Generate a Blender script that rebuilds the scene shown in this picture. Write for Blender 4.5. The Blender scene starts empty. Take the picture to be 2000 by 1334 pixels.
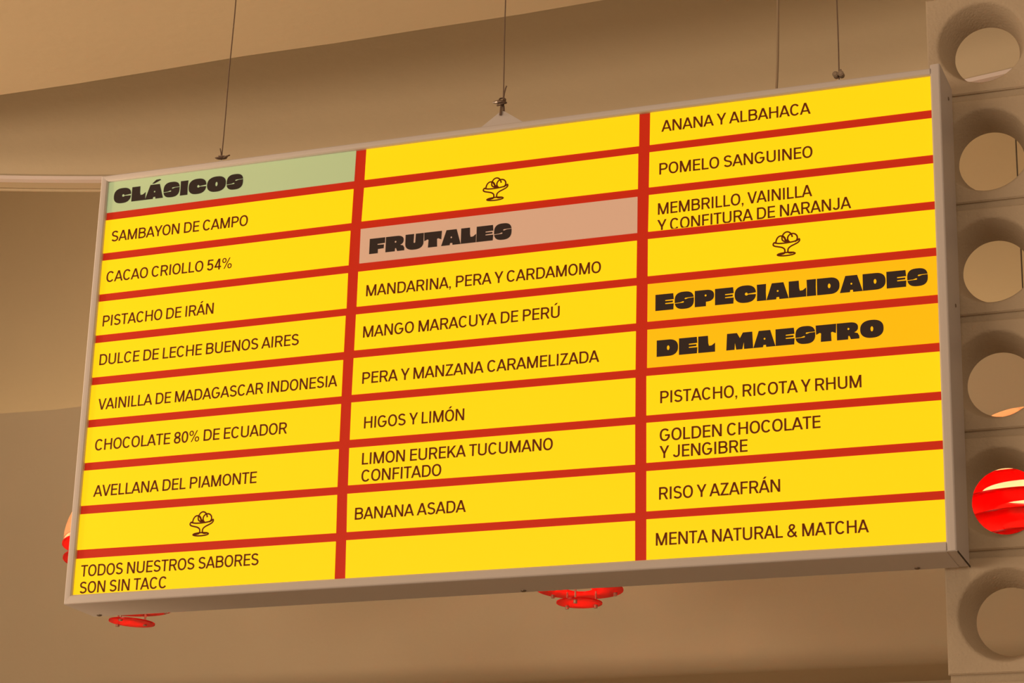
import bpy, bmesh, math, random
from mathutils import Vector, Matrix
from mathutils.geometry import tessellate_polygon

random.seed(4)
ZO = 2.65                      # height of the sign panel's lower edge above the floor
S = bpy.context.scene

# ------------------------------------------------------------------ camera
cam_d = bpy.data.cameras.new('camera')
cam = bpy.data.objects.new('camera', cam_d)
S.collection.objects.link(cam)
cam_d.sensor_fit = 'HORIZONTAL'
cam_d.sensor_width = 36.0
cam_d.lens = 36.0 * 4580.484 / 2000.0
cam_d.clip_start = 0.05
cam_d.clip_end = 100
R3 = (Matrix.Rotation(0.360664402, 3, 'Z') @ Matrix.Rotation(-0.0260927594, 3, 'Y')
      @ Matrix.Rotation(1.89755123, 3, 'X'))
cam.matrix_world = Matrix.Translation((2.82698, -4.5532, -1.14515 + ZO)) @ R3.to_4x4()
S.camera = cam

# ------------------------------------------------------------------ world, lights, exposure
S.view_settings.view_transform = 'Standard'
S.view_settings.look = 'None'
S.view_settings.exposure = 0.0
S.view_settings.gamma = 1.0
S.view_settings.use_curve_mapping = False
w = bpy.data.worlds.new('world')
S.world = w
w.use_nodes = True
w.node_tree.nodes['Background'].inputs[0].default_value = (1.0, 0.70, 0.46, 1)
w.node_tree.nodes['Background'].inputs[1].default_value = 0.40


def area(name, loc, target, size, power, col, size_y=None):
    d = bpy.data.lights.new(name, 'AREA')
    d.energy = power
    d.color = col
    d.size = size
    if size_y:
        d.shape = 'RECTANGLE'
        d.size_y = size_y
    o = bpy.data.objects.new(name, d)
    S.collection.objects.link(o)
    o.location = (loc[0], loc[1], loc[2] + ZO)
    v = Vector(target) - Vector(loc)
    o.rotation_euler = v.to_track_quat('-Z', 'Y').to_euler()
    return o


WARM = (1.0, 0.74, 0.50)
def spot(name, loc, target, angle, power, col, blend=0.6, radius=0.15):
    d = bpy.data.lights.new(name, 'SPOT')
    d.energy = power
    d.color = col
    d.spot_size = math.radians(angle)
    d.spot_blend = blend
    d.shadow_soft_size = radius
    o = bpy.data.objects.new(name, d)
    S.collection.objects.link(o)
    o.location = (loc[0], loc[1], loc[2] + ZO)
    o.rotation_euler = (Vector(target) - Vector(loc)).to_track_quat('-Z', 'Y').to_euler()
    return o


area('front_fill', (-2.8, -8.2, -1.1), (0.6, 1.0, 1.0), 5.0, 240, WARM, 1.8)  # added broad fill from the front, not a known lamp
area('shop_downlights', (-2.8, -1.2, 1.90), (-1.2, -0.6, -2.0), 1.6, 130, WARM)
area('right_fill', (2.6, -2.6, 1.90), (1.6, 0.1, 0.6), 0.8, 15, WARM)  # added to brighten the lug and blocks; no lamp known there
spot('ceiling_fill', (-2.8, -1.5, -2.4), (0.2, 2.0, 2.15), 42, 565, (1.0, 0.68, 0.40))  # added fill that lifts the ceiling and curved bulkhead, invented source
area('cove_strip', (-1.2, 5.58, 1.7), (-1.2, 5.85, 3.4), 8.0, 34, (1.0, 0.70, 0.38), 0.10)
area('hall_fill', (-2.0, 2.9, 3.6), (-1.2, 5.0, 2.0), 3.0, 26, WARM, 0.5)  # added unseen fill, sets the brightness of beam and rear wall

# ------------------------------------------------------------------ helpers


def lin(r, g, b):
    f = lambda c: (c / 255 / 12.92) if c / 255 <= 0.04045 else ((c / 255 + 0.055) / 1.055) ** 2.4
    return (f(r), f(g), f(b), 1.0)


def mat(name, col, rough=0.6, metal=0.0, emit=None, estr=1.0, noise=0.0, scale=8.0, bump=0.0, spec=0.5, trans=None):
    m = bpy.data.materials.new(name)
    m.use_nodes = True
    nt = m.node_tree
    b = nt.nodes['Principled BSDF']
    b.inputs['Base Color'].default_value = col
    b.inputs['Roughness'].default_value = rough
    b.inputs['Metallic'].default_value = metal
    b.inputs['Specular IOR Level'].default_value = spec
    if emit:
        b.inputs['Emission Color'].default_value = emit
        b.inputs['Emission Strength'].default_value = estr
    if noise or bump:
        tc = nt.nodes.new('ShaderNodeTexCoord')
        n = nt.nodes.new('ShaderNodeTexNoise')
        n.inputs['Scale'].default_value = scale
        n.inputs['Detail'].default_value = 5
        nt.links.new(tc.outputs['Object'], n.inputs['Vector'])
        if noise:
            mx = nt.nodes.new('ShaderNodeMix')
            mx.data_type = 'RGBA'
            mx.inputs[6].default_value = tuple(c * (1 - noise) for c in col[:3]) + (1,)
            mx.inputs[7].default_value = tuple(min(1, c * (1 + noise)) for c in col[:3]) + (1,)
            nt.links.new(n.outputs['Fac'], mx.inputs[0])
            nt.links.new(mx.outputs[2], b.inputs['Base Color'])
        if bump:
            n2 = nt.nodes.new('ShaderNodeTexNoise')
            n2.inputs['Scale'].default_value = scale * 12
            n2.inputs['Detail'].default_value = 6
            nt.links.new(tc.outputs['Object'], n2.inputs['Vector'])
            bp = nt.nodes.new('ShaderNodeBump')
            bp.inputs['Strength'].default_value = bump
            bp.inputs['Distance'].default_value = 0.004
            nt.links.new(n2.outputs['Fac'], bp.inputs['Height'])
            nt.links.new(bp.outputs['Normal'], b.inputs['Normal'])
    if trans:
        t = nt.nodes.new('ShaderNodeBsdfTranslucent')
        t.inputs['Color'].default_value = trans[0]
        ms = nt.nodes.new('ShaderNodeMixShader')
        ms.inputs[0].default_value = trans[1]
        out = nt.nodes['Material Output']
        nt.links.new(b.outputs[0], ms.inputs[1])
        nt.links.new(t.outputs[0], ms.inputs[2])
        nt.links.new(ms.outputs[0], out.inputs['Surface'])
    return m


M = dict(
    wall=mat('warm_plaster', (0.62, 0.52, 0.37, 1), 0.85, noise=0.04, scale=2.5, bump=0.25, spec=0.2),
    ceil=mat('ceiling_plaster', (0.64, 0.53, 0.37, 1), 0.9, noise=0.04, scale=2.5, bump=0.25, spec=0.2),
    trim=mat('white_trim_paint', (0.80, 0.71, 0.70, 1), 0.45, noise=0.03),
    floor=mat('stone_floor', (0.42, 0.34, 0.26, 1), 0.5, noise=0.12, scale=3),
    concrete=mat('painted_concrete', (0.56, 0.47, 0.36, 1), 0.85, noise=0.08, scale=14, bump=0.45, spec=0.2),
    mortar=mat('mortar', (0.50, 0.42, 0.32, 1), 0.9, noise=0.10, scale=20, bump=0.4, spec=0.2),
    frame=mat('white_aluminium', (0.62, 0.585, 0.59, 1), 0.38, noise=0.02, scale=5, spec=0.5),
    seam_shade=mat('dark_seam_shade', (0.05, 0.035, 0.025, 1), 0.8),  # near-black colour stands for shadow inside the corner slit
    red=mat('backlit_red_film', (0.24, 0.012, 0.005, 1), 0.4, emit=lin(180, 32, 9), estr=0.86, spec=0.25),
    yellow=mat('backlit_yellow_acrylic', (0.42, 0.26, 0.006, 1), 0.25, emit=(1.0, 0.58, 0.003, 1), estr=0.98, spec=0.35),
    green=mat('green_acrylic', (0.34, 0.42, 0.22, 1), 0.28, emit=(0.255, 0.31, 0.16, 1), estr=0.92),
    pink=mat('pink_acrylic', (0.50, 0.32, 0.24, 1), 0.28, emit=(0.36, 0.215, 0.135, 1), estr=0.95),
    orange=mat('backlit_orange_acrylic', (0.40, 0.20, 0.003, 1), 0.25, emit=(1.0, 0.45, 0.001, 1), estr=0.90),
    ink=mat('brown_ink', (0.03, 0.010, 0.003, 1), 0.5, emit=(0.105, 0.017, 0.002, 1), estr=0.95, spec=0.15),
    inkh=mat('charcoal_ink', (0.016, 0.012, 0.010, 1), 0.5, emit=(0.026, 0.013, 0.009, 1), estr=0.8, spec=0.15),
    cable=mat('steel_cable', (0.20, 0.14, 0.11, 1), 0.45, metal=0.4),
    clamp=mat('galvanised_steel', (0.42, 0.36, 0.31, 1), 0.38, metal=0.8, noise=0.2, scale=60),
    cord=mat('grey_brown_cord', (0.33, 0.25, 0.17, 1), 0.6),
    screw=mat('screw_steel', (0.25, 0.20, 0.16, 1), 0.4, metal=0.7),
    acry=mat('red_acrylic', (0.75, 0.006, 0.004, 1), 0.18, trans=((1.0, 0.008, 0.004, 1), 0.64)),
    dome=mat('cream_shade', (0.85, 0.70, 0.52, 1), 0.45, trans=((0.95, 0.80, 0.60, 1), 0.55)),
    rod=mat('brass_rod', (0.55, 0.38, 0.28, 1), 0.35, metal=0.5),
    bulb=mat('glowing_bulb', (1, 0.9, 0.7, 1), 0.3, emit=(1.0, 0.74, 0.44, 1), estr=92),
    black=mat('black_cord', (0.11, 0.085, 0.06, 1), 0.6),
)


def base_of(o):
    v = Vector((0, 0, 0))
    while o is not None:
        v += o.location
        o = o.parent
    return v


class MB:
    """collects vertices (sign coordinates, metres) and faces for one mesh"""

    def __init__(s):
        s.v = []
        s.f = []

    def add(s, vs, fs):
        n = len(s.v)
        s.v += [tuple(a) for a in vs]
        s.f += [tuple(i + n for i in f) for f in fs]

    def box(s, x0, x1, y0, y1, z0, z1):
        s.add([(x0, y0, z0), (x1, y0, z0), (x1, y1, z0), (x0, y1, z0),
               (x0, y0, z1), (x1, y0, z1), (x1, y1, z1), (x0, y1, z1)],
              [(0, 3, 2, 1), (4, 5, 6, 7), (0, 1, 5, 4), (1, 2, 6, 5), (2, 3, 7, 6), (3, 0, 4, 7)])

    def loft(s, rings, closed=True, caps=True):
        n = len(rings[0])
        vs = [p for r in rings for p in r]
        fs = []
        for i in range(len(rings) - 1):
            for j in range(n if closed else n - 1):
                k = (j + 1) % n
                fs.append((i * n + j, i * n + k, (i + 1) * n + k, (i + 1) * n + j))
        if caps:
            fs.append(tuple(reversed(range(n))))
            fs.append(tuple((len(rings) - 1) * n + j for j in range(n)))
        s.add(vs, fs)

    def tube(s, pts, r, n=8, caps=True):
        pts = [Vector(p) for p in pts]
        rad = r if isinstance(r, (list, tuple)) else [r] * len(pts)
        rings = []
        up = None
        for i, p in enumerate(pts):
            t = (pts[min(i + 1, len(pts) - 1)] - pts[max(i - 1, 0)]).normalized()
            if up is None:
                up = Vector((1, 0, 0)) if abs(t.x) < 0.8 else Vector((0, 1, 0))
            a = (up - t * up.dot(t)).normalized()
            up = a
            b = t.cross(a)
            rings.append([p + (a * math.cos(2 * math.pi * k / n) + b * math.sin(2 * math.pi * k / n)) * rad[i]
                          for k in range(n)])
        s.loft(rings, True, caps)

    def lathe(s, c, prof, n=48, close=False):
        """prof: (radius, z) pairs about the vertical axis through c"""
        rings = []
        for k in range(n):
            a = 2 * math.pi * k / n
            rings.append([(c[0] + r * math.cos(a), c[1] + r * math.sin(a), c[2] + z) for r, z in prof])
        m = len(prof)
        vs = [p for r in rings for p in r]
        fs = []
        for k in range(n):
            k2 = (k + 1) % n
            for j in range(m if close else m - 1):
                j2 = (j + 1) % m
                fs.append((k * m + j, k2 * m + j, k2 * m + j2, k * m + j2))
        s.add(vs, fs)

    def build(s, name, m, parent=None, smooth=False, bevel=0.0, loc=None):
        o0 = base_of(parent) if parent else (Vector((loc[0], loc[1], loc[2] + ZO)) if loc else Vector((0, 0, 0)))
        me = bpy.data.meshes.new(name)
        me.from_pydata([(v[0] - o0.x, v[1] - o0.y, v[2] + ZO - o0.z) for v in s.v], [], s.f)
        bm = bmesh.new()
        bm.from_mesh(me)
        bmesh.ops.remove_doubles(bm, verts=bm.verts, dist=1e-6)
        if not getattr(s, 'flat', False):
            bmesh.ops.recalc_face_normals(bm, faces=bm.faces)
        bm.to_mesh(me)
        bm.free()
        me.materials.append(m)
        if smooth:
            for p in me.polygons:
                p.use_smooth = True
        o = bpy.data.objects.new(name, me)
        S.collection.objects.link(o)
        if parent:
            o.parent = parent
        elif loc:
            o.location = o0
        if bevel:
            b = o.modifiers.new('bevel', 'BEVEL')
            b.width = bevel
            b.segments = 3
            b.limit_method = 'ANGLE'
        if smooth:
            e = o.modifiers.new('edges', 'EDGE_SPLIT')
            e.split_angle = math.radians(40)
        return o


def tag(o, label=None, cat=None, group=None, kind=None):
    if label:
        o['label'] = label
    if cat:
        o['category'] = cat
    if group:
        o['group'] = group
    if kind:
        o['kind'] = kind
    return o


def empty(name, loc, label, cat, group=None):
    o = bpy.data.objects.new(name, None)
    S.collection.objects.link(o)
    o.location = (loc[0], loc[1], loc[2] + ZO)
    o.empty_display_size = 0.1
    return tag(o, label, cat, group)


def struct(name, mb, m, label, cat, **k):
    return tag(mb.build(name, m, **k), label, cat, kind='structure')


# ------------------------------------------------------------------ the setting
FL = -ZO
b = MB(); b.box(-9, 9, -9, 6.3, FL - 0.1, FL)
struct('floor', b, M['floor'], 'pale stone floor of the shop, below the picture', 'floor')
b = MB(); b.box(-9, 9, -9, 1.2, 1.945, 4.15)
# a slightly wandering plaster edge on the lowered ceiling
b = MB()
N = 60
lower, back = [], []
for i in range(N + 1):
    x = -9 + 18 * i / N
    lower.append((x, -9, 1.945 + 0.004 * x))
    back.append((x, 1.2 + 0.004 * math.sin(x * 5.1) + 0.003 * math.sin(x * 11.7 + 1), 1.949 + 0.009 * x))
vs, fs = [], []
for i in range(N + 1):
    x = lower[i][0]
    vs += [lower[i], back[i], (x, 1.2, 4.0), (x, -9, 4.0)]
for i in range(N):
    a, c = 4 * i, 4 * i + 4
    for j in range(4):
        k = (j + 1) % 4
        fs.append((a + j, a + k, c + k, c + j))
fs += [(3, 2, 1, 0), (4 * N, 4 * N + 1, 4 * N + 2, 4 * N + 3)]
b.add(vs, fs)
struct('ceiling', b, M['ceil'], 'lowered plaster ceiling above the sign, ending in a straight edge', 'ceiling')
b = MB(); b.box(-9, 9, 1.2, 6.3, 4.0, 4.15)
struct('ceiling_rear', b, M['ceil'], 'high plaster ceiling of the hall behind', 'ceiling')


def arc(r, z0, z1, thick, a0=-38, a1=38, n=80):
    """curved slab, front radius r about the arc centre, thickness outward"""
    mb = MB()
    rings = []
    for i in range(n + 1):
        a = math.radians(a0 + (a1 - a0) * i / n)
        cx, cy = 0.5161, -3.7582
        f = lambda q, z: (cx + q * math.sin(a), cy + q * math.cos(a), z)
        rings.append([f(r, z0), f(r + thick, z0), f(r + thick, z1), f(r, z1)])
    mb.loft(rings)
    return mb


struct('wall_curved', arc(5.812, 1.893, 4.0, 0.085), M['wall'],
       'curved plaster bulkhead hanging behind the sign', 'wall', smooth=True)
struct('trim_1', arc(5.8074, 1.8885, 1.9015, 0.03), M['trim'],
       'thin pale trim strip along the lower edge of the curved bulkhead', 'trim', smooth=True)
struct('trim_2', arc(5.906, 1.888, 1.894, 0.010), M['wall'],
       'narrow moulding behind the pale trim strip', 'trim', smooth=True)
# beam with a rounded lower edge
b = MB()
prof = [(5.0, 2.2045), (5.0, 0.90)]
for k in range(9):
    t = math.radians(90 * k / 8)
    prof.append((5.09 - 0.09 * math.cos(t), 0.845 - 0.09 * math.sin(t)))
prof += [(5.43, 0.755), (5.43, 2.2045)]
rings = []
for i in range(61):
    x = -9 + 18 * i / 60
    dz = 0.004 * math.sin(x * 6.3) + 0.003 * math.sin(x * 14.1)
    rings.append([(x, y, z + (dz if z > 2.2 else 0)) for y, z in prof])
b.loft(rings)
struct('wall_beam', b, M['wall'], 'deep plaster beam across the rear of the hall, behind the sign', 'wall', smooth=True)
b = MB(); b.box(-9, 9, 5.43, 5.6, FL, 0.76)
struct('wall_rear', b, M['wall'], 'lower rear wall under the deep beam', 'wall')
b = MB(); b.box(-9, 9, 6.1, 6.3, FL, 4.0)
struct('wall_back', b, M['wall'], 'upper rear wall lit by a cove behind the deep beam', 'wall')

# ------------------------------------------------------------------ perforated concrete blocks
BX0, BX1, BY0, BY1 = 1.968, 2.208, 0.160, 0.240
BP = 0.2555
BH = 0.2395


def block_mesh(zb):
    """square block with a tapering round hole, softly rounded on the front rim"""
    mb = MB()
    cx, cz = (BX0 + BX1) / 2, zb + BH / 2
    n = 64
    hw, hh = (BX1 - BX0) / 2, BH / 2
    e = 0.003

    def sq(a, sx, sz):
        c, s_ = math.cos(a), math.sin(a)
        t = min(sx / abs(c) if abs(c) > 1e-9 else 9e9, sz / abs(s_) if abs(s_) > 1e-9 else 9e9)
        return cx + c * t, cz + s_ * t

    def corner_angles():
        g = math.atan2(hh, hw)
        return [g, math.pi - g, math.pi + g, 2 * math.pi - g]
    ang = [2 * math.pi * k / n for k in range(n)]
    for g in corner_angles():
        k = min(range(n), key=lambda q: abs(ang[q] - g))
        ang[k] = g

    def ring(kind, y, r):
        out = []
        for a in ang:
            if kind == 's':
                x, z = sq(a, hw - r, hh - r)
            else:
                x, z = cx + r * math.cos(a), cz + r * math.sin(a)
            out.append((x, y, z))
        return out
    r0, r1 = 0.0955, 0.0712
    prof = [ring('s', BY1, 0), ring('s', BY0 + e, 0), ring('s', BY0, e), ring('c', BY0, r0 + 0.006),
            ring('c', BY0 + 0.0015, r0 + 0.002), ring('c', BY0 + 0.006, r0 - 0.0015),
            ring('c', BY1 - 0.004, r1 + 0.0005), ring('c', BY1, r1 + 0.001), ring('s', BY1, 0)]
    mb.loft(prof, True, False)
    return mb


ords = ['topmost pierced concrete block of the right-hand screen, white trim seen through its hole',
        'pierced concrete block second from the top, a cord crossing its hole',
        'pierced concrete block third from the top, brightly lit wall filling its hole',
        'pierced concrete block fourth from the top, evenly dim brown wall in its hole',
        'pierced concrete block with a red pendant lamp showing through its hole',
        'pierced concrete block just below the lower right corner of the sign',
        'lowest pierced concrete block, cut off by the bottom of the picture']
for i, lb in enumerate(ords):
    zb = 1.039 - BP * i
    o = empty('breeze_block', ((BX0 + BX1) / 2, (BY0 + BY1) / 2, zb), lb, 'block', 'stacked pierced concrete blocks')
    block_mesh(zb).build('body', M['concrete'], o, smooth=True)
    j = MB(); j.box(BX0 + 0.004, BX1 - 0.002, BY0 + 0.007, BY1 - 0.004, zb - (BP - BH), zb)
    if i < 6:
        jo = j.build('mortar_joint', M['mortar'], o)
        tag(jo, 'recessed mortar joint')
b = MB(); b.box(BX0, BX1 + 0.9, BY0, BY1, FL, 1.039 - BP * 6 - 0.002)
struct('wall_partition', b, M['wall'], 'low partition carrying the pierced block screen, below the picture', 'wall')

# ------------------------------------------------------------------ lettering
WST = 0.144      # pen width of the light lettering, cap height = 1
H = WST / 2


def ell(cx, cy, rx, ry, a0, a1, n=22, e=2.25):
    out = []
    for i in range(n + 1):
        a = math.radians(a0 + (a1 - a0) * i / n)
        c, s_ = math.cos(a), math.sin(a)
        out.append((cx + rx * math.copysign(abs(c) ** (2 / e), c), cy + ry * math.copysign(abs(s_) ** (2 / e), s_)))
    return out


def smooth_pts(p, n=8):
    out = []
    q = [p[0]] + list(p) + [p[-1]]
    for i in range(1, len(q) - 2):
        for k in range(n):
            t = k / n
            f = lambda a, b_, c, d: 0.5 * (2 * b_ + (c - a) * t + (2 * a - 5 * b_ + 4 * c - d) * t * t + (3 * b_ - a - 3 * c + d) * t ** 3)
            out.append(tuple(f(q[i - 1][m], q[i][m], q[i + 1][m], q[i + 2][m]) for m in (0, 1)))
    out.append(p[-1])
    return out


def ribbon(pts, w=WST, closed=False):
    """list of quads (2-D) for a pen stroke with mitred joins"""
    n = len(pts)
    L, Rr = [], []
    for i in range(n):
        p = Vector(pts[i])
        a = Vector(pts[i - 1]) if (i > 0 or closed) else None
        c = Vector(pts[(i + 1) % n]) if (i < n - 1 or closed) else None
        d1 = (p - a).normalized() if a is not None else None
        d2 = (c - p).normalized() if c is not None else None
        if d1 is None:
            d1 = d2
        if d2 is None:
            d2 = d1
        n1, n2 = Vector((-d1.y, d1.x)), Vector((-d2.y, d2.x))
        m = n1 + n2
        m = n1 if m.length < 1e-6 else m.normalized()
        k = 1 / max(0.35, m.dot(n1))
        L.append(p + m * (w / 2) * k)
        Rr.append(p - m * (w / 2) * k)
    q = []
    for i in range(n if closed else n - 1):
        j = (i + 1) % n
        q.append([tuple(L[i]), tuple(Rr[i]), tuple(Rr[j]), tuple(L[j])])
    return q


def diag(x0, y0, x1, y1, w=WST):
    dx, dy = x1 - x0, y1 - y0
    hw = (w / 2) * math.hypot(dx, dy) / abs(dy)
    return [[(x0 - hw, y0), (x0 + hw, y0), (x1 + hw, y1), (x1 - hw, y1)]]


def hb(x0, x1, y, w=None):
    w = w or WST * 0.92
    return [[(x0, y - w / 2), (x1, y - w / 2), (x1, y + w / 2), (x0, y + w / 2)]]


def vb(x, y0, y1):
    return [[(x - H, y0), (x + H, y0), (x + H, y1), (x - H, y1)]]


T_, B_ = 1 - H * 0.95, H * 0.95


def thin(ch):
    """returns (width, side bearings, quads)"""
    L = H
    if ch in 'ÁÚÓ':
        base = {'Á': 'A', 'Ú': 'U', 'Ó': 'O'}[ch]
        W, sb, q = thin(base)
        return W, sb, q + diag(W / 2 - 0.03, 1.09, W / 2 + 0.11, 1.27, WST * 0.85)
    if ch == ' ':
        return 0.25, (0, 0), []
    if ch == 'A':
        W = 0.76
        return W, (-0.012, -0.012), diag(0.062, 0, W / 2 - 0.004, 1) + diag(W - 0.062, 0, W / 2 + 0.004, 1) + hb(0.16, W - 0.16, 0.29)
    if ch == 'B':
        W = 0.66; R = W - H
        return W, (0.072, 0.036), vb(L, 0, 1) + ribbon([(L, T_)] + ell(W * 0.50, (T_ + 0.53) / 2, R - 0.03 - W * 0.50, (T_ - 0.53) / 2, 90, -90, 14) + [(L, 0.53)]) + \
            ribbon([(L, 0.53)] + ell(W * 0.52, (B_ + 0.53) / 2, R - W * 0.52, (0.53 - B_) / 2, 90, -90, 14) + [(L, B_)])
    if ch == 'C':
        W = 0.70
        return W, (0.036, 0.03), ribbon(ell(W / 2, 0.5, W / 2 - H, 0.515 - H, 38, 322, 34))
    if ch == 'D':
        W = 0.69; R = W - H
        return W, (0.072, 0.036), vb(L, 0, 1) + ribbon([(L, T_)] + ell(W * 0.44, 0.5, R - W * 0.44, T_ - 0.5, 90, -90, 22, 2.4) + [(L, B_)])
    if ch == 'E':
        W = 0.55
        return W, (0.072, 0.03), vb(L, 0, 1) + hb(L, W, T_) + hb(L, W - 0.03, 0.52) + hb(L, W, B_)
    if ch == 'F':
        W = 0.53
        return W, (0.072, 0.02), vb(L, 0, 1) + hb(L, W, T_) + hb(L, W - 0.04, 0.50)
    if ch == 'G':
        W = 0.73
        return W, (0.036, 0.07), ribbon(ell(W / 2, 0.5, W / 2 - H, 0.515 - H, 40, 335, 34)) + hb(W * 0.52, W - 0.005, 0.46) + vb(W - H, 0.0 + 0.24, 0.50)
    if ch == 'H':
        W = 0.68
        return W, (0.072, 0.072), vb(L, 0, 1) + vb(W - H, 0, 1) + hb(L, W - H, 0.52)
    if ch == 'I':
        return WST, (0.085, 0.085), vb(L, 0, 1)
    if ch == 'J':
        W = 0.52
        return W, (0.03, 0.075), ribbon([(W - H, 1)] + ell(W / 2, 0.30, W / 2 - H, 0.30 - B_, 0, -165, 18))
    if ch == 'K':
        W = 0.67
        return W, (0.072, 0.005), vb(L, 0, 1) + diag(L + 0.01, 0.33, W - 0.09, 1) + diag(0.25, 0.58, W - 0.075, 0)
    if ch == 'L':
        W = 0.51
        return W, (0.072, 0.015), vb(L, 0, 1) + hb(L, W, B_)
    if ch == 'M':
        W = 0.83
        return W, (0.072, 0.072), vb(L, 0, 1) + vb(W - H, 0, 1) + diag(L + 0.012, 1, W / 2, 0) + diag(W - H - 0.012, 1, W / 2, 0)
    if ch == 'N':
        W = 0.69
        return W, (0.072, 0.072), vb(L, 0, 1) + vb(W - H, 0, 1) + diag(L + 0.012, 1, W - H - 0.012, 0)
    if ch == 'O':
        W = 0.73
        return W, (0.036, 0.036), ribbon(ell(W / 2, 0.5, W / 2 - H, 0.515 - H, 0, 360, 44)[:-1], closed=True)
    if ch == 'P':
        W = 0.63; R = W - H
        return W, (0.072, 0.03), vb(L, 0, 1) + ribbon([(L, T_)] + ell(W * 0.50, (T_ + 0.45) / 2, R - W * 0.50, (T_ - 0.45) / 2, 90, -90, 16) + [(L, 0.45)])
    if ch == 'R':
        W = 0.66; R = W - H
        return W, (0.072, 0.03), vb(L, 0, 1) + ribbon([(L, T_)] + ell(W * 0.50, (T_ + 0.47) / 2, R - 0.02 - W * 0.50, (T_ - 0.47) / 2, 90, -90, 16) + [(L, 0.47)]) + diag(W * 0.56, 0.47, W - 0.07, 0)
    if ch == 'S':
        W = 0.63
        y1, r1 = (1.01 - H + 0.50) / 2 + 0.01, (1.01 - H - 0.52) / 2
        y2, r2 = (H - 0.01 + 0.49) / 2, (0.49 - H + 0.01) / 2
        p = ell(W / 2, y1, W / 2 - H - 0.02, r1, 22, 240, 20, 2.1) + ell(W / 2, y2, W / 2 - H, r2, 60, -158, 20, 2.1)
        return W, (0.032, 0.032), ribbon(p)
    if ch == 'T':
        W = 0.60
        return W, (0.005, 0.005), vb(W / 2, 0, 1) + hb(0, W, T_)
    if ch == 'U':
        W = 0.67
        return W, (0.075, 0.075), ribbon([(L, 1)] + ell(W / 2, 0.31, W / 2 - H, 0.31 - B_ + 0.01, 180, 360, 22) + [(W - H, 1)])
    if ch == 'V':
        W = 0.71
        return W, (-0.012, -0.012), diag(0.062, 1, W / 2 - 0.004, 0) + diag(W - 0.062, 1, W / 2 + 0.004, 0)
    if ch == 'Y':
        W = 0.69
        return W, (-0.012, -0.012), diag(0.065, 1, W / 2 - 0.003, 0.38) + diag(W - 0.065, 1, W / 2 + 0.003, 0.38) + vb(W / 2, 0, 0.43)
    if ch == 'Z':
        W = 0.60
        return W, (0.03, 0.03), hb(0.02, W - 0.01, T_) + hb(0, W, B_) + diag(0.085, B_, W - 0.095, T_)
    if ch == '0':
        W = 0.57
        return W, (0.036, 0.036), ribbon(ell(W / 2, 0.5, W / 2 - H, 0.515 - H, 0, 360, 40)[:-1], closed=True)
    if ch == '8':
        W = 0.57
        return W, (0.036, 0.036), ribbon(ell(W / 2, 0.745, W / 2 - H - 0.02, 0.255 - H + 0.015, 0, 360, 30)[:-1], closed=True) + \
            ribbon(ell(W / 2, 0.27, W / 2 - H, 0.285 - H + 0.01, 0, 360, 30)[:-1], closed=True)
    if ch == '5':
        W = 0.57
        return W, (0.036, 0.036), hb(0.10, W - 0.04, T_) + diag(0.10, 0.47, 0.135, 1) + ribbon([(0.11, 0.56)] + ell(W / 2 - 0.01, 0.325, W / 2 - H, 0.335 - H, 118, -160, 26))
    if ch == '4':
        W = 0.60
        return W, (0.03, 0.03), vb(W - 0.17, 0, 1) + hb(0.02, W, 0.26) + diag(0.085, 0.26, W - 0.20, 1)
    if ch == '%':
        W = 0.86
        return W, (0.04, 0.04), ribbon(ell(0.19, 0.77, 0.14, 0.185, 0, 360, 24)[:-1], 0.095, True) + \
            ribbon(ell(W - 0.19, 0.23, 0.14, 0.185, 0, 360, 24)[:-1], 0.095, True) + diag(0.20, 0, W - 0.20, 1, 0.09)
    if ch == '&':
        W = 0.70
        p = [(0.655, 0.0), (0.42, 0.32), (0.20, 0.64), (0.17, 0.80), (0.24, 0.925), (0.35, 0.945), (0.46, 0.90), (0.49, 0.79), (0.43, 0.66), (0.29, 0.55),
             (0.13, 0.42), (0.06, 0.27), (0.10, 0.13), (0.24, 0.055), (0.40, 0.09), (0.53, 0.22), (0.60, 0.42)]
        return W, (0.036, 0.02), ribbon(smooth_pts(p, 5), WST * 0.92)
    if ch == ',':
        return WST, (0.06, 0.06), [[(0, 0), (WST, 0), (WST, WST), (0, WST)], [(WST * 0.45, 0.0), (WST, 0.0), (WST * 0.55, -0.16), (WST * 0.05, -0.16)]]
    raise KeyError(ch)


def poly_tris(outer, holes=()):
    pts = list(outer)
    loops = [[Vector((x, y, 0)) for x, y in outer]]
    for h in holes:
        loops.append([Vector((x, y, 0)) for x, y in h])
        pts += list(h)
    return [[pts[i] for i in t] for t in tessellate_polygon(loops)]


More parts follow.
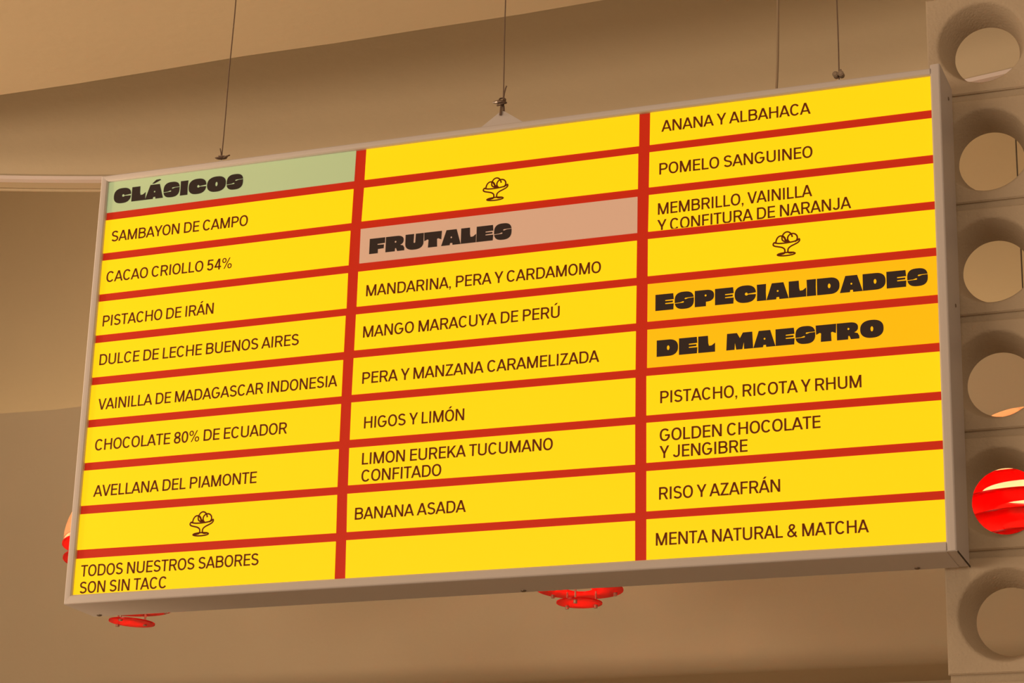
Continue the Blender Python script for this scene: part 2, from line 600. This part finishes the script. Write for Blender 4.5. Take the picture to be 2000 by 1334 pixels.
def heavy(ch):
    """very bold display capitals with narrow slits; cap height = 1"""
    sb = (0.025, 0.025)
    if ch == ' ':
        return 0.62, (0, 0), []
    if ch == 'Á':
        W, s_, q = heavy('A')
        return W, s_, q + poly_tris([(0.42, 1.07), (0.60, 1.07), (1.05, 1.27), (0.98, 1.34), (0.70, 1.32)])
    if ch == 'E':
        W = 1.08
        return W, sb, poly_tris([(0, 0), (W * 0.98, 0), (W, 0.37), (0.54 * W, 0.375), (0.54 * W, 0.43), (0.95 * W, 0.445), (0.95 * W, 0.555), (0.54 * W, 0.56), (0.54 * W, 0.615), (W, 0.63), (0.97 * W, 1), (0, 1)])
    if ch == 'F':
        W = 1.03
        return W, sb, poly_tris([(0, 0), (0.56 * W, 0), (0.56 * W, 0.27), (0.93 * W, 0.29), (0.94 * W, 0.54), (0.52 * W, 0.555), (0.52 * W, 0.61), (W, 0.63), (W, 1), (0, 1)])
    if ch == 'I':
        W = 0.53
        return W, sb, poly_tris([(0, 0), (W, 0), (W * 0.97, 0.5), (W, 1), (0, 1), (W * 0.03, 0.5)])
    if ch == 'L':
        W = 0.98
        return W, (0.025, 0.0), poly_tris([(0, 0), (W, 0), (W, 0.55), (0.80 * W, 0.40), (0.64 * W, 0.39), (0.60 * W, 0.55), (0.58 * W, 1), (0, 1)])
    if ch == 'T':
        W = 1.16
        return W, (0.0, 0.0), poly_tris([(W * 0.24, 0), (W * 0.76, 0), (W * 0.74, 0.5), (W * 0.80, 0.54), (W * 0.98, 0.44), (W, 1), (0, 1), (W * 0.02, 0.44), (W * 0.20, 0.54), (W * 0.26, 0.5)])
    if ch == 'A':
        W = 1.27
        return W, (-0.02, -0.02), poly_tris([(0, 0), (0.44 * W, 0), (0.46 * W, 0.13), (0.57 * W, 0.13), (0.58 * W, 0), (W, 0), (0.77 * W, 1), (0.25 * W, 1)],
                                            [ell(0.51 * W, 0.50, 0.05, 0.055, 0, 360, 14, 2)[:-1]])
    if ch == 'D':
        W = 1.26
        o = [(0, 0)] + ell(0.56 * W, 0.5, 0.44 * W, 0.5, -90, 90, 20, 2.4) + [(0, 1)]
        return W, sb, poly_tris(o, [ell(0.54 * W, 0.5, 0.075, 0.14, 0, 360, 18, 2)[:-1]])
    if ch == 'O':
        W = 1.30
        return W, sb, poly_tris(ell(W / 2, 0.5, W / 2, 0.53, 0, 360, 40, 2.4)[:-1], [ell(W / 2, 0.5, 0.075, 0.15, 0, 360, 18, 2)[:-1]])
    if ch == 'C':
        W = 1.22
        o = ell(W / 2, 0.5, W / 2, 0.53, 3, 357, 40, 2.5)
        o += [(0.62 * W, 0.465), (0.60 * W, 0.42), (0.53 * W, 0.41), (0.485 * W, 0.46), (0.485 * W, 0.54), (0.53 * W, 0.59), (0.59 * W, 0.57), (0.61 * W, 0.505)]
        return W, sb, poly_tris(o)
    if ch == 'S':
        W = 1.12
        r = ell(W / 2, 0.5, W / 2, 0.53, 0, 360, 200, 2.7)[:-1]
        up = [p for p in r if p[1] > 0.64 or (p[0] < W / 2 and p[1] > 0.36)]
        lo = [p for p in r if not (p[1] > 0.64 or (p[0] < W / 2 and p[1] > 0.36))]
        o = []
        # walk from the right slit, over the top, down to the left slit, round the bottom and back up
        seq = sorted(r, key=lambda p: math.atan2(p[1] - 0.5, p[0] - W / 2) % (2 * math.pi))
        a_r, a_l = math.atan2(0.13, W / 2), math.pi + math.atan2(0.14, W / 2)
        for p in [p for p in seq if a_r + 0.02 < (math.atan2(p[1] - 0.5, p[0] - W / 2) % (2 * math.pi)) < a_l - 0.02]:
            o.append(p)
        o += [(0.0, 0.370), (0.28 * W, 0.385), (0.44 * W, 0.445), (0.49 * W, 0.41), (0.45 * W, 0.36), (0.28 * W, 0.352), (0.0, 0.340)]
        for p in [p for p in seq if (math.atan2(p[1] - 0.5, p[0] - W / 2) % (2 * math.pi)) > a_l + 0.03]:
            o.append(p)
        o += [p for p in seq if (math.atan2(p[1] - 0.5, p[0] - W / 2) % (2 * math.pi)) < a_r - 0.03]
        o += [(W, 0.624), (0.72 * W, 0.613), (0.56 * W, 0.555), (0.51 * W, 0.59), (0.55 * W, 0.64), (0.72 * W, 0.646), (W, 0.654)]
        return W, sb, poly_tris(o)
    if ch == 'P':
        W = 1.12
        o = [(0, 0), (0.58 * W, 0), (0.58 * W, 0.27)] + ell(0.60 * W, 0.635, 0.40 * W, 0.365, -90, 90, 16, 2.4) + [(0, 1)]
        return W, sb, poly_tris(o, [ell(0.56 * W, 0.66, 0.055, 0.06, 0, 360, 14, 2)[:-1]])
    if ch == 'R':
        W = 1.25
        o = [(0, 0), (0.50 * W, 0), (0.51 * W, 0.20), (0.56 * W, 0.20), (0.62 * W, 0), (W, 0), (W, 0.16), (0.93 * W, 0.33)] + ell(0.58 * W, 0.68, 0.37 * W, 0.32, -62, 90, 14, 2.4) + [(0, 1)]
        return W, sb, poly_tris(o, [ell(0.52 * W, 0.62, 0.055, 0.06, 0, 360, 14, 2)[:-1]])
    if ch == 'U':
        W = 1.20
        o = [(0, 1)] + ell(W / 2, 0.42, W / 2, 0.45, 180, 360, 24, 2.5) + [(W, 1), (0.56 * W, 1), (0.545 * W, 0.44), (0.50 * W, 0.40), (0.455 * W, 0.44), (0.47 * W, 1)]
        return W, sb, poly_tris(o)
    if ch == 'M':
        W = 1.55
        return W, sb, poly_tris([(0, 0), (0.31 * W, 0), (0.325 * W, 0.40), (0.37 * W, 0), (0.60 * W, 0), (0.655 * W, 0.40), (0.66 * W, 0), (W, 0), (0.97 * W, 1), (0.62 * W, 1), (0.51 * W, 0.68), (0.40 * W, 1), (0.03 * W, 1)])
    raise KeyError(ch)


def layout(text, font):
    """2-D polygons for a line of text, first ink at x = 0; returns (width, polygons)"""
    x, out = 0.0, []
    first = True
    for ch in text:
        W, sb, q = font(ch)
        if not first:
            x += sb[0]
        first = False
        out += [[(px + x, py) for px, py in poly] for poly in q]
        x += W
        last = sb[1]
        x += sb[1]
    return x - last, out


YT = -0.0006       # ink lies just proud of the strips


def text_mesh(mb, text, font, x0, z0, x1, z1, cap):
    wd, polys = layout(text, font)
    sx = (x1 - x0) / wd
    sl = (z1 - z0) / (x1 - x0)
    for poly in polys:
        vs = []
        for px, py in poly:
            X = x0 + px * sx
            vs.append((X, YT, z0 + (X - x0) * sl + py * cap))
        a = sum(vs[i][0] * vs[(i + 1) % len(vs)][2] - vs[(i + 1) % len(vs)][0] * vs[i][2] for i in range(len(vs)))
        if a < 0:
            vs.reverse()
        mb.add(vs, [tuple(range(len(vs)))])


# ------------------------------------------------------------------ the menu sign
sign = empty('menu_sign', (1.007, 0.058, -0.0245),
             'large hanging lightbox menu with yellow strips on red in a white metal frame', 'sign')
XL, XR, ZB, ZT = -0.0108, 2.025, -0.0245, 1.0315
YB = 0.128


def rail_prof(u):
    """cross-section: (offset from the outer edge, depth)"""
    return [(0, YB), (0, -0.0060), (0.0012, -0.0092), (0.0035, -0.0105), (u * 0.55, -0.0100), (u * 0.85, -0.0090), (u, -0.0060),
            (u, 0.0050), (u * 0.7, 0.0050), (u * 0.7, 0.012), (0.004, 0.012), (0.004, YB)]


LU, RU, TU, BU = 0.0175, 0.0215, 0.0155, 0.0215
b = MB()
b.loft([[(XL + o * LU / BU, y, ZB + o) for o, y in rail_prof(BU)], [(XR - RU, y, ZB + o) for o, y in rail_prof(BU)]])
bottom_rail = b.build('bottom_rail', M['frame'], sign)
b = MB()
b.loft([[(XL + o * LU / TU, y, ZT - o) for o, y in rail_prof(TU)], [(XR - RU, y, ZT - o) for o, y in rail_prof(TU)]])
b.build('top_rail', M['frame'], sign)
b = MB()
b.loft([[(XL + o, y, ZB + o * BU / LU) for o, y in rail_prof(LU)], [(XL + o, y, ZT - o * TU / LU) for o, y in rail_prof(LU)]])
b.build('left_rail', M['frame'], sign)
b = MB()
b.loft([[(XR - o, y - 0.0008, ZB + 0.002) for o, y in rail_prof(RU)], [(XR - o, y - 0.0008, 1.0385) for o, y in rail_prof(RU)]])
right_rail = b.build('right_rail', M['frame'], sign)
# caps of the upright profile
b = MB()
b.box(XR - RU, XR, -0.0085, YB, ZB + 0.0010, ZB + 0.0022)
b.build('end_cap', M['frame'], sign)
b = MB(); b.box(XR - 0.0006, XR + 0.0012, -0.004, YB + 0.004, ZB - 0.0005, ZB + 0.0028)
b.build('corner_seam_shade', M['seam_shade'], sign)  # dark strip painting the shadow of the slit at the lower right corner
b = MB(); b.box(XL + 0.004, XR - 0.004, 0.0022, 0.0042, ZB + 0.006, ZT - 0.005)
tag(b.build('face_panel', M['red'], sign), 'glowing red panel behind the strips')
b = MB(); b.box(XL + 0.004, XR - 0.004, YB - 0.006, YB - 0.002, ZB + 0.004, ZT - 0.004)
b.build('back_panel', M['frame'], sign)


def screw(parent, p, axis, r=0.0042):
    mb = MB()
    rings = []
    for d, k in ((0.0, 1.0), (0.0010, 1.0), (0.0020, 0.6)):
        rr = []
        for i in range(14):
            a = 2 * math.pi * i / 14
            c, s_ = math.cos(a) * r * k, math.sin(a) * r * k
            if axis == 'x':
                rr.append((p[0] + d, p[1] + c, p[2] + s_))
            else:
                rr.append((p[0] + c, p[1] + s_, p[2] - d * 1.5))
        rings.append(rr)
    mb.loft(rings)
    mb.build('screw', M['screw'], parent, smooth=True)


screw(right_rail, (XR, 0.0785, 0.9953), 'x')
screw(right_rail, (XR, 0.0733, 0.5204), 'x')
for x in (0.012, 1.0629, 1.9211):
    screw(bottom_rail, (x, 0.112, ZB), 'z', 0.006)
# lugs on top that the cables are tied to
for x, zt, hw in ((0.283, 1.058, 0.05), (1.0065, 1.0895, 0.088), (1.7941, 1.058, 0.05)):
    mb = MB()
    n = 8
    out = [(x - hw, 1.030)]
    for k in range(n + 1):
        a = math.radians(125 - 70 * k / n)
        out.append((x + 0.012 * math.cos(a), zt - 0.012 + 0.012 * math.sin(a)))
    out.append((x + hw, 1.030))
    mb.loft([[(px, 0.045, pz) for px, pz in out], [(px, 0.049, pz) for px, pz in out]])
    mb.build('hanger_lug', M['frame'], sign)

STRIPS = [[0, 0, -0.0007, 1.0211, 0.6616, 1.0218, 0.6602, 0.9404, 0.0006, 0.9372],
    [0, 1, 0.0016, 0.9174, 0.6596, 0.9202, 0.6584, 0.8363, 0.0011, 0.833],
    [0, 2, 0.0006, 0.8135, 0.6573, 0.8168, 0.6567, 0.7326, 0.0008, 0.7283],
    [0, 3, 0.0004, 0.7091, 0.6565, 0.7128, 0.6572, 0.6279, 0.0001, 0.6249],
    [0, 4, 0.0002, 0.6051, 0.6561, 0.6097, 0.6561, 0.5235, -0.0009, 0.5202],
    [0, 5, -0.0013, 0.5006, 0.6556, 0.504, 0.656, 0.4186, -0.0001, 0.416],
    [0, 6, -0.0011, 0.3967, 0.656, 0.3999, 0.6565, 0.3135, 0.0003, 0.3116],
    [0, 7, -0.0001, 0.2925, 0.6564, 0.2946, 0.6575, 0.2078, -0.0005, 0.2085],
    [0, 8, 0.0004, 0.188, 0.658, 0.1891, 0.6602, 0.1024, 0.0001, 0.1041],
    [0, 9, 0.0005, 0.0828, 0.6608, 0.083, 0.6623, -0.0006, 0.0025, -0.0002],
    [1, 0, 0.688, 1.023, 1.3521, 1.0221, 1.3518, 0.9394, 0.687, 0.94],
    [1, 1, 0.6868, 0.9195, 1.3503, 0.9207, 1.3501, 0.8368, 0.6845, 0.8372],
    [1, 2, 0.6836, 0.818, 1.3496, 0.8179, 1.3497, 0.7331, 0.6842, 0.7338],
    [1, 3, 0.6826, 0.7133, 1.3492, 0.7147, 1.3487, 0.6289, 0.6829, 0.6291],
    [1, 4, 0.6824, 0.6099, 1.3492, 0.61, 1.3487, 0.524, 0.6824, 0.5246],
    [1, 5, 0.682, 0.5056, 1.3488, 0.5054, 1.3486, 0.4188, 0.6818, 0.4196],
    [1, 6, 0.682, 0.401, 1.3488, 0.3997, 1.3492, 0.3135, 0.6826, 0.3145],
    [1, 7, 0.6824, 0.2949, 1.349, 0.2951, 1.3498, 0.2073, 0.6839, 0.2094],
    [1, 8, 0.6833, 0.1897, 1.35, 0.1899, 1.3509, 0.1022, 0.6862, 0.1029],
    [1, 9, 0.6863, 0.0841, 1.351, 0.0842, 1.3519, -0.0012, 0.6888, -0.0019],
    [2, 0, 1.3778, 1.0231, 2.0013, 1.0207, 2.0001, 0.9388, 1.377, 0.9388],
    [2, 1, 1.3767, 0.9206, 2.0009, 0.9193, 1.9996, 0.8355, 1.3759, 0.8374],
    [2, 2, 1.3761, 0.8189, 1.999, 0.8156, 1.9996, 0.7302, 1.3749, 0.733],
    [2, 3, 1.3747, 0.7152, 2.0003, 0.7112, 1.9993, 0.6266, 1.3748, 0.6295],
    [2, 4, 1.375, 0.6105, 1.9994, 0.6073, 1.9994, 0.5223, 1.3749, 0.5248],
    [2, 5, 1.3751, 0.5061, 1.9994, 0.5033, 1.9994, 0.4177, 1.375, 0.42],
    [2, 6, 1.3737, 0.4015, 2.0002, 0.3981, 1.9998, 0.3129, 1.3744, 0.3138],
    [2, 7, 1.3746, 0.2969, 2.0002, 0.2938, 1.9999, 0.2091, 1.3753, 0.209],
    [2, 8, 1.3754, 0.1905, 2.001, 0.1902, 2.0008, 0.1042, 1.3761, 0.1033],
    [2, 9, 1.3763, 0.0858, 2.0009, 0.0856, 2.0005, 0.0012, 1.377, -0.0019]]
HEAD = {(0, 0): ('green', 'pale green header strip'), (1, 2): ('pink', 'pale pink header strip'),
        (2, 4): ('orange', 'orange header strip'), (2, 5): ('orange', 'orange header strip')}
TEXTS = [
    ('SAMBAYON DE CAMPO', 0, 1, 0.0264, 0.8601, 0.3913, 0.8599),
    ('CACAO CRIOLLO 54%', 0, 2, 0.0221, 0.7569, 0.3567, 0.7574),
    ('PISTACHO DE IRÁN', 0, 3, 0.0225, 0.6452, 0.3171, 0.6484),
    ('DULCE DE LECHE BUENOS AIRES', 0, 4, 0.0228, 0.5486, 0.5426, 0.5503),
    ('VAINILLA DE MADAGASCAR INDONESIA', 0, 5, 0.0300, 0.4379, 0.6446, 0.4423),
    ('CHOCOLATE 80% DE ECUADOR', 0, 6, 0.0308, 0.3388, 0.5257, 0.341),
    ('AVELLANA DEL PIAMONTE', 0, 7, 0.0375, 0.2274, 0.4571, 0.2306),
    ('TODOS NUESTROS SABORES', 0, 9, 0.022, 0.0398, 0.4748, 0.0408),
    ('SON SIN TACC', 0, 9, 0.0226, 0.0007, 0.2479, 0.0013),
    ('MANDARINA, PERA Y CARDAMOMO', 1, 3, 0.7053, 0.6510, 1.2678, 0.6485),
    ('MANGO MARACUYA DE PERÚ', 1, 4, 0.7027, 0.552, 1.1738, 0.554),
    ('PERA Y MANZANA CARAMELIZADA', 1, 5, 0.7062, 0.4424, 1.2667, 0.4431),
    ('HIGOS Y LIMÓN', 1, 6, 0.7159, 0.3373, 0.9564, 0.3371),
    ('LIMON EUREKA TUCUMANO', 1, 7, 0.7151, 0.2537, 1.1644, 0.2535),
    ('CONFITADO', 1, 7, 0.7157, 0.2144, 0.9067, 0.2146),
    ('BANANA ASADA', 1, 8, 0.7044, 0.1288, 0.9674, 0.1291),
    ('ANANA Y ALBAHACA', 2, 0, 1.4043, 0.9658, 1.741, 0.9645),
    ('POMELO SANGUINEO', 2, 1, 1.3998, 0.8639, 1.7439, 0.8618),
    ('MEMBRILLO, VAINILLA', 2, 2, 1.3972, 0.7692, 1.7415, 0.7721),
    ('Y CONFITURA DE NARANJA', 2, 2, 1.3963, 0.7300, 1.8253, 0.7347),
    ('PISTACHO, RICOTA Y RHUM', 2, 6, 1.4051, 0.3375, 1.839, 0.3353),
    ('GOLDEN CHOCOLATE', 2, 7, 1.4045, 0.2534, 1.7516, 0.2551),
    ('Y JENGIBRE', 2, 7, 1.4045, 0.216, 1.596, 0.2161),
    ('RISO Y AZAFRÁN', 2, 8, 1.4038, 0.126, 1.6647, 0.1251),
    ('MENTA NATURAL & MATCHA', 2, 9, 1.3974, 0.0275, 1.8471, 0.0276),
    ('CLÁSICOS', 0, 0, 0.0232, 0.9587, 0.3713, 0.9572),
    ('FRUTALES', 1, 2, 0.708, 0.7533, 1.0554, 0.753),
    ('ESPECIALIDADES', 2, 4, 1.3929, 0.5466, 1.9831, 0.5456),
    ('DEL MAESTRO', 2, 5, 1.3965, 0.4421, 1.888, 0.4419),
]
CAP, CAPH = 0.0272, 0.0372
ICONS = {(0, 8): (0.2963, 0.3543, 0.1163, 0.1739), (1, 1): (0.9845, 1.0429, 0.8488, 0.9050), (2, 3): (1.6553, 1.7125, 0.6420, 0.6980)}


def icon_mesh(x0, x1, z0, z1):
    mb = MB()
    wd, ht = x1 - x0, z1 - z0
    lw = 0.062
    lines = []
    # bowl rim: a flat closed lens with a small curl at both ends
    lines.append((smooth_pts([(0.07, 0.60), (0.01, 0.56), (0.00, 0.49), (0.06, 0.44), (0.20, 0.40), (0.33, 0.36), (0.42, 0.29), (0.44, 0.20), (0.42, 0.12), (0.33, 0.09), (0.20, 0.085)]), False))
    lines.append((smooth_pts([(0.93, 0.60), (0.99, 0.64), (1.00, 0.57), (0.94, 0.50), (0.82, 0.44), (0.68, 0.38), (0.58, 0.30), (0.555, 0.20), (0.57, 0.13), (0.66, 0.10), (0.78, 0.12)]), False))
    lines.append((smooth_pts([(0.05, 0.575), (0.22, 0.535), (0.50, 0.53), (0.78, 0.555), (0.95, 0.60)]), False))
    lines.append((ell(0.49, 0.075, 0.335, 0.062, 0, 360, 30, 2)[:-1], True))
    # three scoops
    lines.append((ell(0.285, 0.56, 0.185, 0.275, 178, 12, 18, 2), False))
    lines.append((ell(0.53, 0.70, 0.20, 0.275, 172, 8, 18, 2), False))
    lines.append((ell(0.735, 0.70, 0.185, 0.185, -58, 236, 26, 2), False))
    lines.append((smooth_pts([(0.335, 0.74), (0.35, 0.66), (0.42, 0.60), (0.50, 0.585), (0.55, 0.60)]), False))
    lines.append((smooth_pts([(0.36, 0.83), (0.43, 0.76), (0.47, 0.66), (0.47, 0.575)]), False))
    lines.append((smooth_pts([(0.46, 0.60), (0.52, 0.64), (0.56, 0.55)]), False))
    for pts, cl in lines:
        for q in ribbon(pts, lw, cl):
            vs = [(x0 + px * wd, YT, z0 + py * ht) for px, py in q]
            a = sum(vs[i][0] * vs[(i + 1) % 4][2] - vs[(i + 1) % 4][0] * vs[i][2] for i in range(4))
            if a < 0:
                vs.reverse()
            mb.add(vs, [(0, 1, 2, 3)])
    mb.flat = True
    return mb


for q in STRIPS:
    c, r = q[0], q[1]
    (xa, za), (xb, zb), (xc, zc), (xd, zd) = [(q[2 + 2 * i], q[3 + 2 * i]) for i in range(4)]   # TL TR BR BL
    if r == 0:
        za = zb = 1.026
    if r == 9:
        zc = zd = -0.012
    if c == 0:
        xa = xd = -0.004
    if c == 2:
        xb = xc = 2.0125
    mb = MB()
    mb.loft([[(xa, y, za), (xd, y, zd), (xc, y, zc), (xb, y, zb)] for y in (0.0, 0.0022)])
    key = (c, r)
    m, lb = HEAD.get(key, ('yellow', None))
    st = mb.build('menu_strip', M[m], sign)
    words = [t for t in TEXTS if (t[1], t[2]) == key]
    if lb:
        tag(st, lb + ' reading ' + ' '.join(t[0] for t in words))
    if words:
        tm = MB()
        for t in words:
            if lb:
                text_mesh(tm, t[0], heavy, *t[3:7], CAPH)
            else:
                text_mesh(tm, t[0], thin, *t[3:7], CAP)
        tm.flat = True
        lo = tm.build('lettering', M['inkh' if lb else 'ink'], st)
        if key == (2, 2):       # second line runs off the lower edge of its strip
            bm = bmesh.new(); bm.from_mesh(lo.data)
            o0 = base_of(lo)
            p0 = Vector((xd, 0, zd + ZO)) - o0
            d = Vector((xc - xd, 0, zc - zd)).normalized()
            bmesh.ops.bisect_plane(bm, geom=bm.verts[:] + bm.edges[:] + bm.faces[:], plane_co=p0, plane_no=Vector((-d.z, 0, d.x)), clear_inner=True)
            bm.to_mesh(lo.data); bm.free()
    if key in ICONS:
        tag(icon_mesh(*ICONS[key]).build('ice_cream_icon', M['ink'], st), 'line drawing of an ice cream coupe')

# ------------------------------------------------------------------ cables of the sign
YC = 0.047


def ring_pts(c, r, tilt, rz=0.0, n=20, squash=1.0):
    out = []
    for k in range(n + 1):
        a = 2 * math.pi * k / n
        v = Vector((math.cos(a) * r, math.sin(a) * r * squash, 0))
        v.rotate(Matrix.Rotation(tilt, 3, 'X'))
        v.rotate(Matrix.Rotation(rz, 3, 'Z'))
        out.append(Vector(c) + v)
    return out


def cable(x, zk, xt, label):
    o = empty('suspension_cable', (x, YC, zk), label, 'cable', 'steel cables holding the sign')
    mb = MB()
    n = 14
    mb.tube([(x + (xt - x) * i / n + 0.0006 * math.sin(i * 1.3), YC, zk + (1.946 - zk) * i / n) for i in range(n + 1)], 0.0015, 8)
    mb.build('wire', M['cable'], o, smooth=True)
    return o


o = cable(0.283, 1.060, 0.3005, 'leftmost suspension cable, tied in a flat knot above the green header')
mb = MB()
for k, (dx, dz, r, t, rz) in enumerate(((-0.006, 0.004, 0.009, 0.5, 0.2), (0.004, 0.006, 0.010, 0.35, 0.6), (0.012, 0.005, 0.009, 0.55, -0.3), (0.0, 0.002, 0.012, 0.25, 0.1))):
    mb.tube(ring_pts((0.283 + dx, YC, 1.0625 + dz), r, t, rz), 0.0017, 7)
mb.build('knot', M['cable'], o, smooth=True)
mb = MB(); mb.tube([(0.283, YC - 0.001, 1.066), (0.2815, YC - 0.001, 1.078), (0.278, YC - 0.001, 1.090)], 0.0014, 7)
mb.build('loose_end', M['cable'], o, smooth=True)

o = cable(1.0070, 1.084, 1.0030, 'middle suspension cable, tied with a bulky knot over a white triangular lug')
mb = MB()
for dx, dz, r, t, rz in ((0.000, 0.027, 0.009, 0.4, 0.2), (0.001, 0.023, 0.0105, 0.25, 0.5), (0.000, 0.019, 0.010, 0.5, -0.4), (0.002, 0.030, 0.007, 0.9, 0.3)):
    mb.tube(ring_pts((1.004 + dx, YC - 0.003, 1.088 + dz), r, t, rz), 0.0020, 7)
mb.tube([(1.0065, YC - 0.004, 1.110), (1.0050, YC - 0.006, 1.098), (1.0038, YC - 0.006, 1.078)], [0.0020, 0.0026, 0.0030], 7)
mb.tube([(1.0075, YC - 0.002, 1.112), (1.0100, YC - 0.001, 1.100), (1.0110, YC, 1.084)], 0.0018, 7)
mb.build('knot', M['cable'], o, smooth=True)
mb = MB()
mb.tube([(1.006, YC - 0.005, 1.112), (0.997, YC - 0.008, 1.111), (0.990, YC - 0.008, 1.111), (0.984, YC - 0.008, 1.112)], [0.0030, 0.0050, 0.0035, 0.0012], 8)
tag(mb.build('clamp', M['clamp'], o, smooth=True), 'shiny pinched metal sleeve')
mb = MB(); mb.tube([(1.0075, YC, 1.118), (1.0095, YC, 1.135), (1.0120, YC, 1.146), (1.0145, YC, 1.153)], 0.0017, 7)
mb.build('loose_end', M['cable'], o, smooth=True)

o = cable(1.7945, 1.060, 1.7885, 'right-hand suspension cable ending in two small round wire clamps')
for dx in (-0.0058, 0.0062):
    mb = MB()
    cx = 1.7940 + dx
    mb.tube([(cx, YC - 0.012, 1.0690), (cx, YC - 0.009, 1.0690), (cx, YC + 0.004, 1.0690)], [0.0040, 0.0063, 0.0063], 14)
    mb.tube(ring_pts((cx, YC - 0.010, 1.0690), 0.0056, math.pi / 2), 0.0012, 6)
    tag(mb.build('clamp', M['clamp'], o, smooth=True), 'round galvanised clamp')
mb = MB(); mb.tube([(1.7985, YC, 1.070), (1.7985, YC, 1.083)], 0.0017, 7)
mb.build('loose_end', M['cable'], o, smooth=True)

mb = MB()
n = 16
mb.tube([(1.6480 + 0.0125 * (i / n) ** 0.8 * 1.9 + 0.0012 * math.sin(i * 0.9), 0.062, 1.029 + (1.946 - 1.029) * i / n) for i in range(n + 1)], 0.0029, 10)
tag(mb.build('power_cord', M['cord'], None, smooth=True, loc=(1.648, 0.062, 1.029)),
    'thicker beige power cord rising from the sign, left of the right-hand cable', 'cord')

# ------------------------------------------------------------------ red pendant lamps
K = 0.27 / 138.0
RAD = [138, 134, 121, 104, 85, 44.6]
INN = [79, 60, 48, 40, 25, 0]
ZZ = [0, -28, -56, -85, -117, -144]


def copy_tree(o, parent=None):
    c = o.copy()
    S.collection.objects.link(c)
    if parent is not None:
        c.parent = parent
    for ch in list(o.children):
        copy_tree(ch, c)
    return c


def make_lamp(loc, label):
    x, y, z = loc
    o = empty('pendant_lamp', loc, label, 'lamp', 'red ringed pendant lamps')
    mb = MB()
    Rd, Hd, th = 136 * K, 125 * K, 0.004
    prof = []
    for k in range(17):
        a = math.radians(90 * k / 16)
        prof.append((max(0.0005, Rd * math.cos(a)), 10 * K + Hd * math.sin(a)))
    for k in range(16, -1, -1):
        a = math.radians(90 * k / 16)
        prof.append((max(0.0005, (Rd - th) * math.cos(a)), 10 * K + (Hd - th) * math.sin(a)))
    mb.lathe(loc, prof, 64, True)
    mb.build('dome_shade', M['dome'], o, smooth=True)
    t = 0.005
    for r, ri, dz in zip(RAD, INN, ZZ):
        mb = MB()
        r, ri, dz = r * K, ri * K, dz * K
        if ri > 0:
            mb.lathe(loc, [(r, dz - t / 2), (r, dz + t / 2), (ri, dz + t / 2), (ri, dz - t / 2)], 72, True)
            mb.build('ring', M['acry'], o, smooth=True)
        else:
            mb.lathe(loc, [(0.0004, dz - t / 2), (r, dz - t / 2), (r, dz + t / 2), (0.0004, dz + t / 2)], 72, True)
            mb.build('bottom_disc', M['acry'], o, smooth=True)
    zs = [12] + ZZ
    for i in range(6):
        pr = (112, 92, 92, 92, 72, 33)[i] * K
        for k in range(3):
            a = math.radians(35.4 + 120 * k)
            px, py = x + pr * math.cos(a), y + pr * math.sin(a)
            mb = MB()
            mb.tube([(px, py, z + zs[i + 1] * K - 0.003), (px, py, z + zs[i] * K + (0.004 if i else 0.02))], 0.0038, 10)
            rod = mb.build('rod', M['rod'], o, smooth=True)
            mb = MB()
            mb.tube([(px, py, z + zs[i + 1] * K - 0.0025), (px, py, z + zs[i + 1] * K - 0.015)], 0.0075, 12)
            mb.build('nut', M['rod'], rod, smooth=True)
    mb = MB()
    mb.lathe((x, y, z + 0.088), [(0.044 * math.sin(math.pi * k / 12) + 1e-4, 0.044 * math.cos(math.pi * k / 12)) for k in range(13)], 24)
    tag(mb.build('bulb', M['bulb'], o, smooth=True), 'glowing warm bulb')
    mb = MB()
    mb.tube([(x, y, z + 0.128), (x, y, z + 0.262)], 0.018, 12)
    mb.build('lamp_holder', M['dome'], o, smooth=True)
    mb = MB()
    mb.tube([(x, y, z + 0.258), (x, y, 4.0)], 0.0024, 8)
    mb.build('cord', M['black'], o, smooth=True)
    return o


lamps = [make_lamp((1.8024, 2.6097, 0.7973), 'red ringed pendant lamp seen through a hole of the block screen')]
for loc, lb in (((-1.661, 3.0939, 0.9457), 'red ringed pendant lamp behind the lower left corner of the sign'),
                ((-0.0578, 3.6758, 1.0532), 'red ringed pendant lamp peeking below the middle of the sign')):
    c = copy_tree(lamps[0])
    c.location = (loc[0], loc[1], loc[2] + ZO)
    c['label'] = lb
    for ch in c.children:
        if ch.name.startswith('cord'):        # its own cord, just up to the ceiling
            mb = MB()
            mb.tube([(0, 0, 0.258), (0, 0, 4.0 - loc[2])], 0.0024, 8)
            me = bpy.data.meshes.new('cord')
            me.from_pydata(mb.v, [], mb.f)
            me.materials.append(M['black'])
            ch.data = me
        if ch.name.startswith('bottom_disc') and loc[0] < -1:      # hangs a little crooked
            t, zc = math.radians(3.0), -144 * K
            ch.rotation_euler = (0, t, 0)
            ch.location = (0.018 - zc * math.sin(t), 0, zc - zc * math.cos(t) - 0.008)
    lamps.append(c)
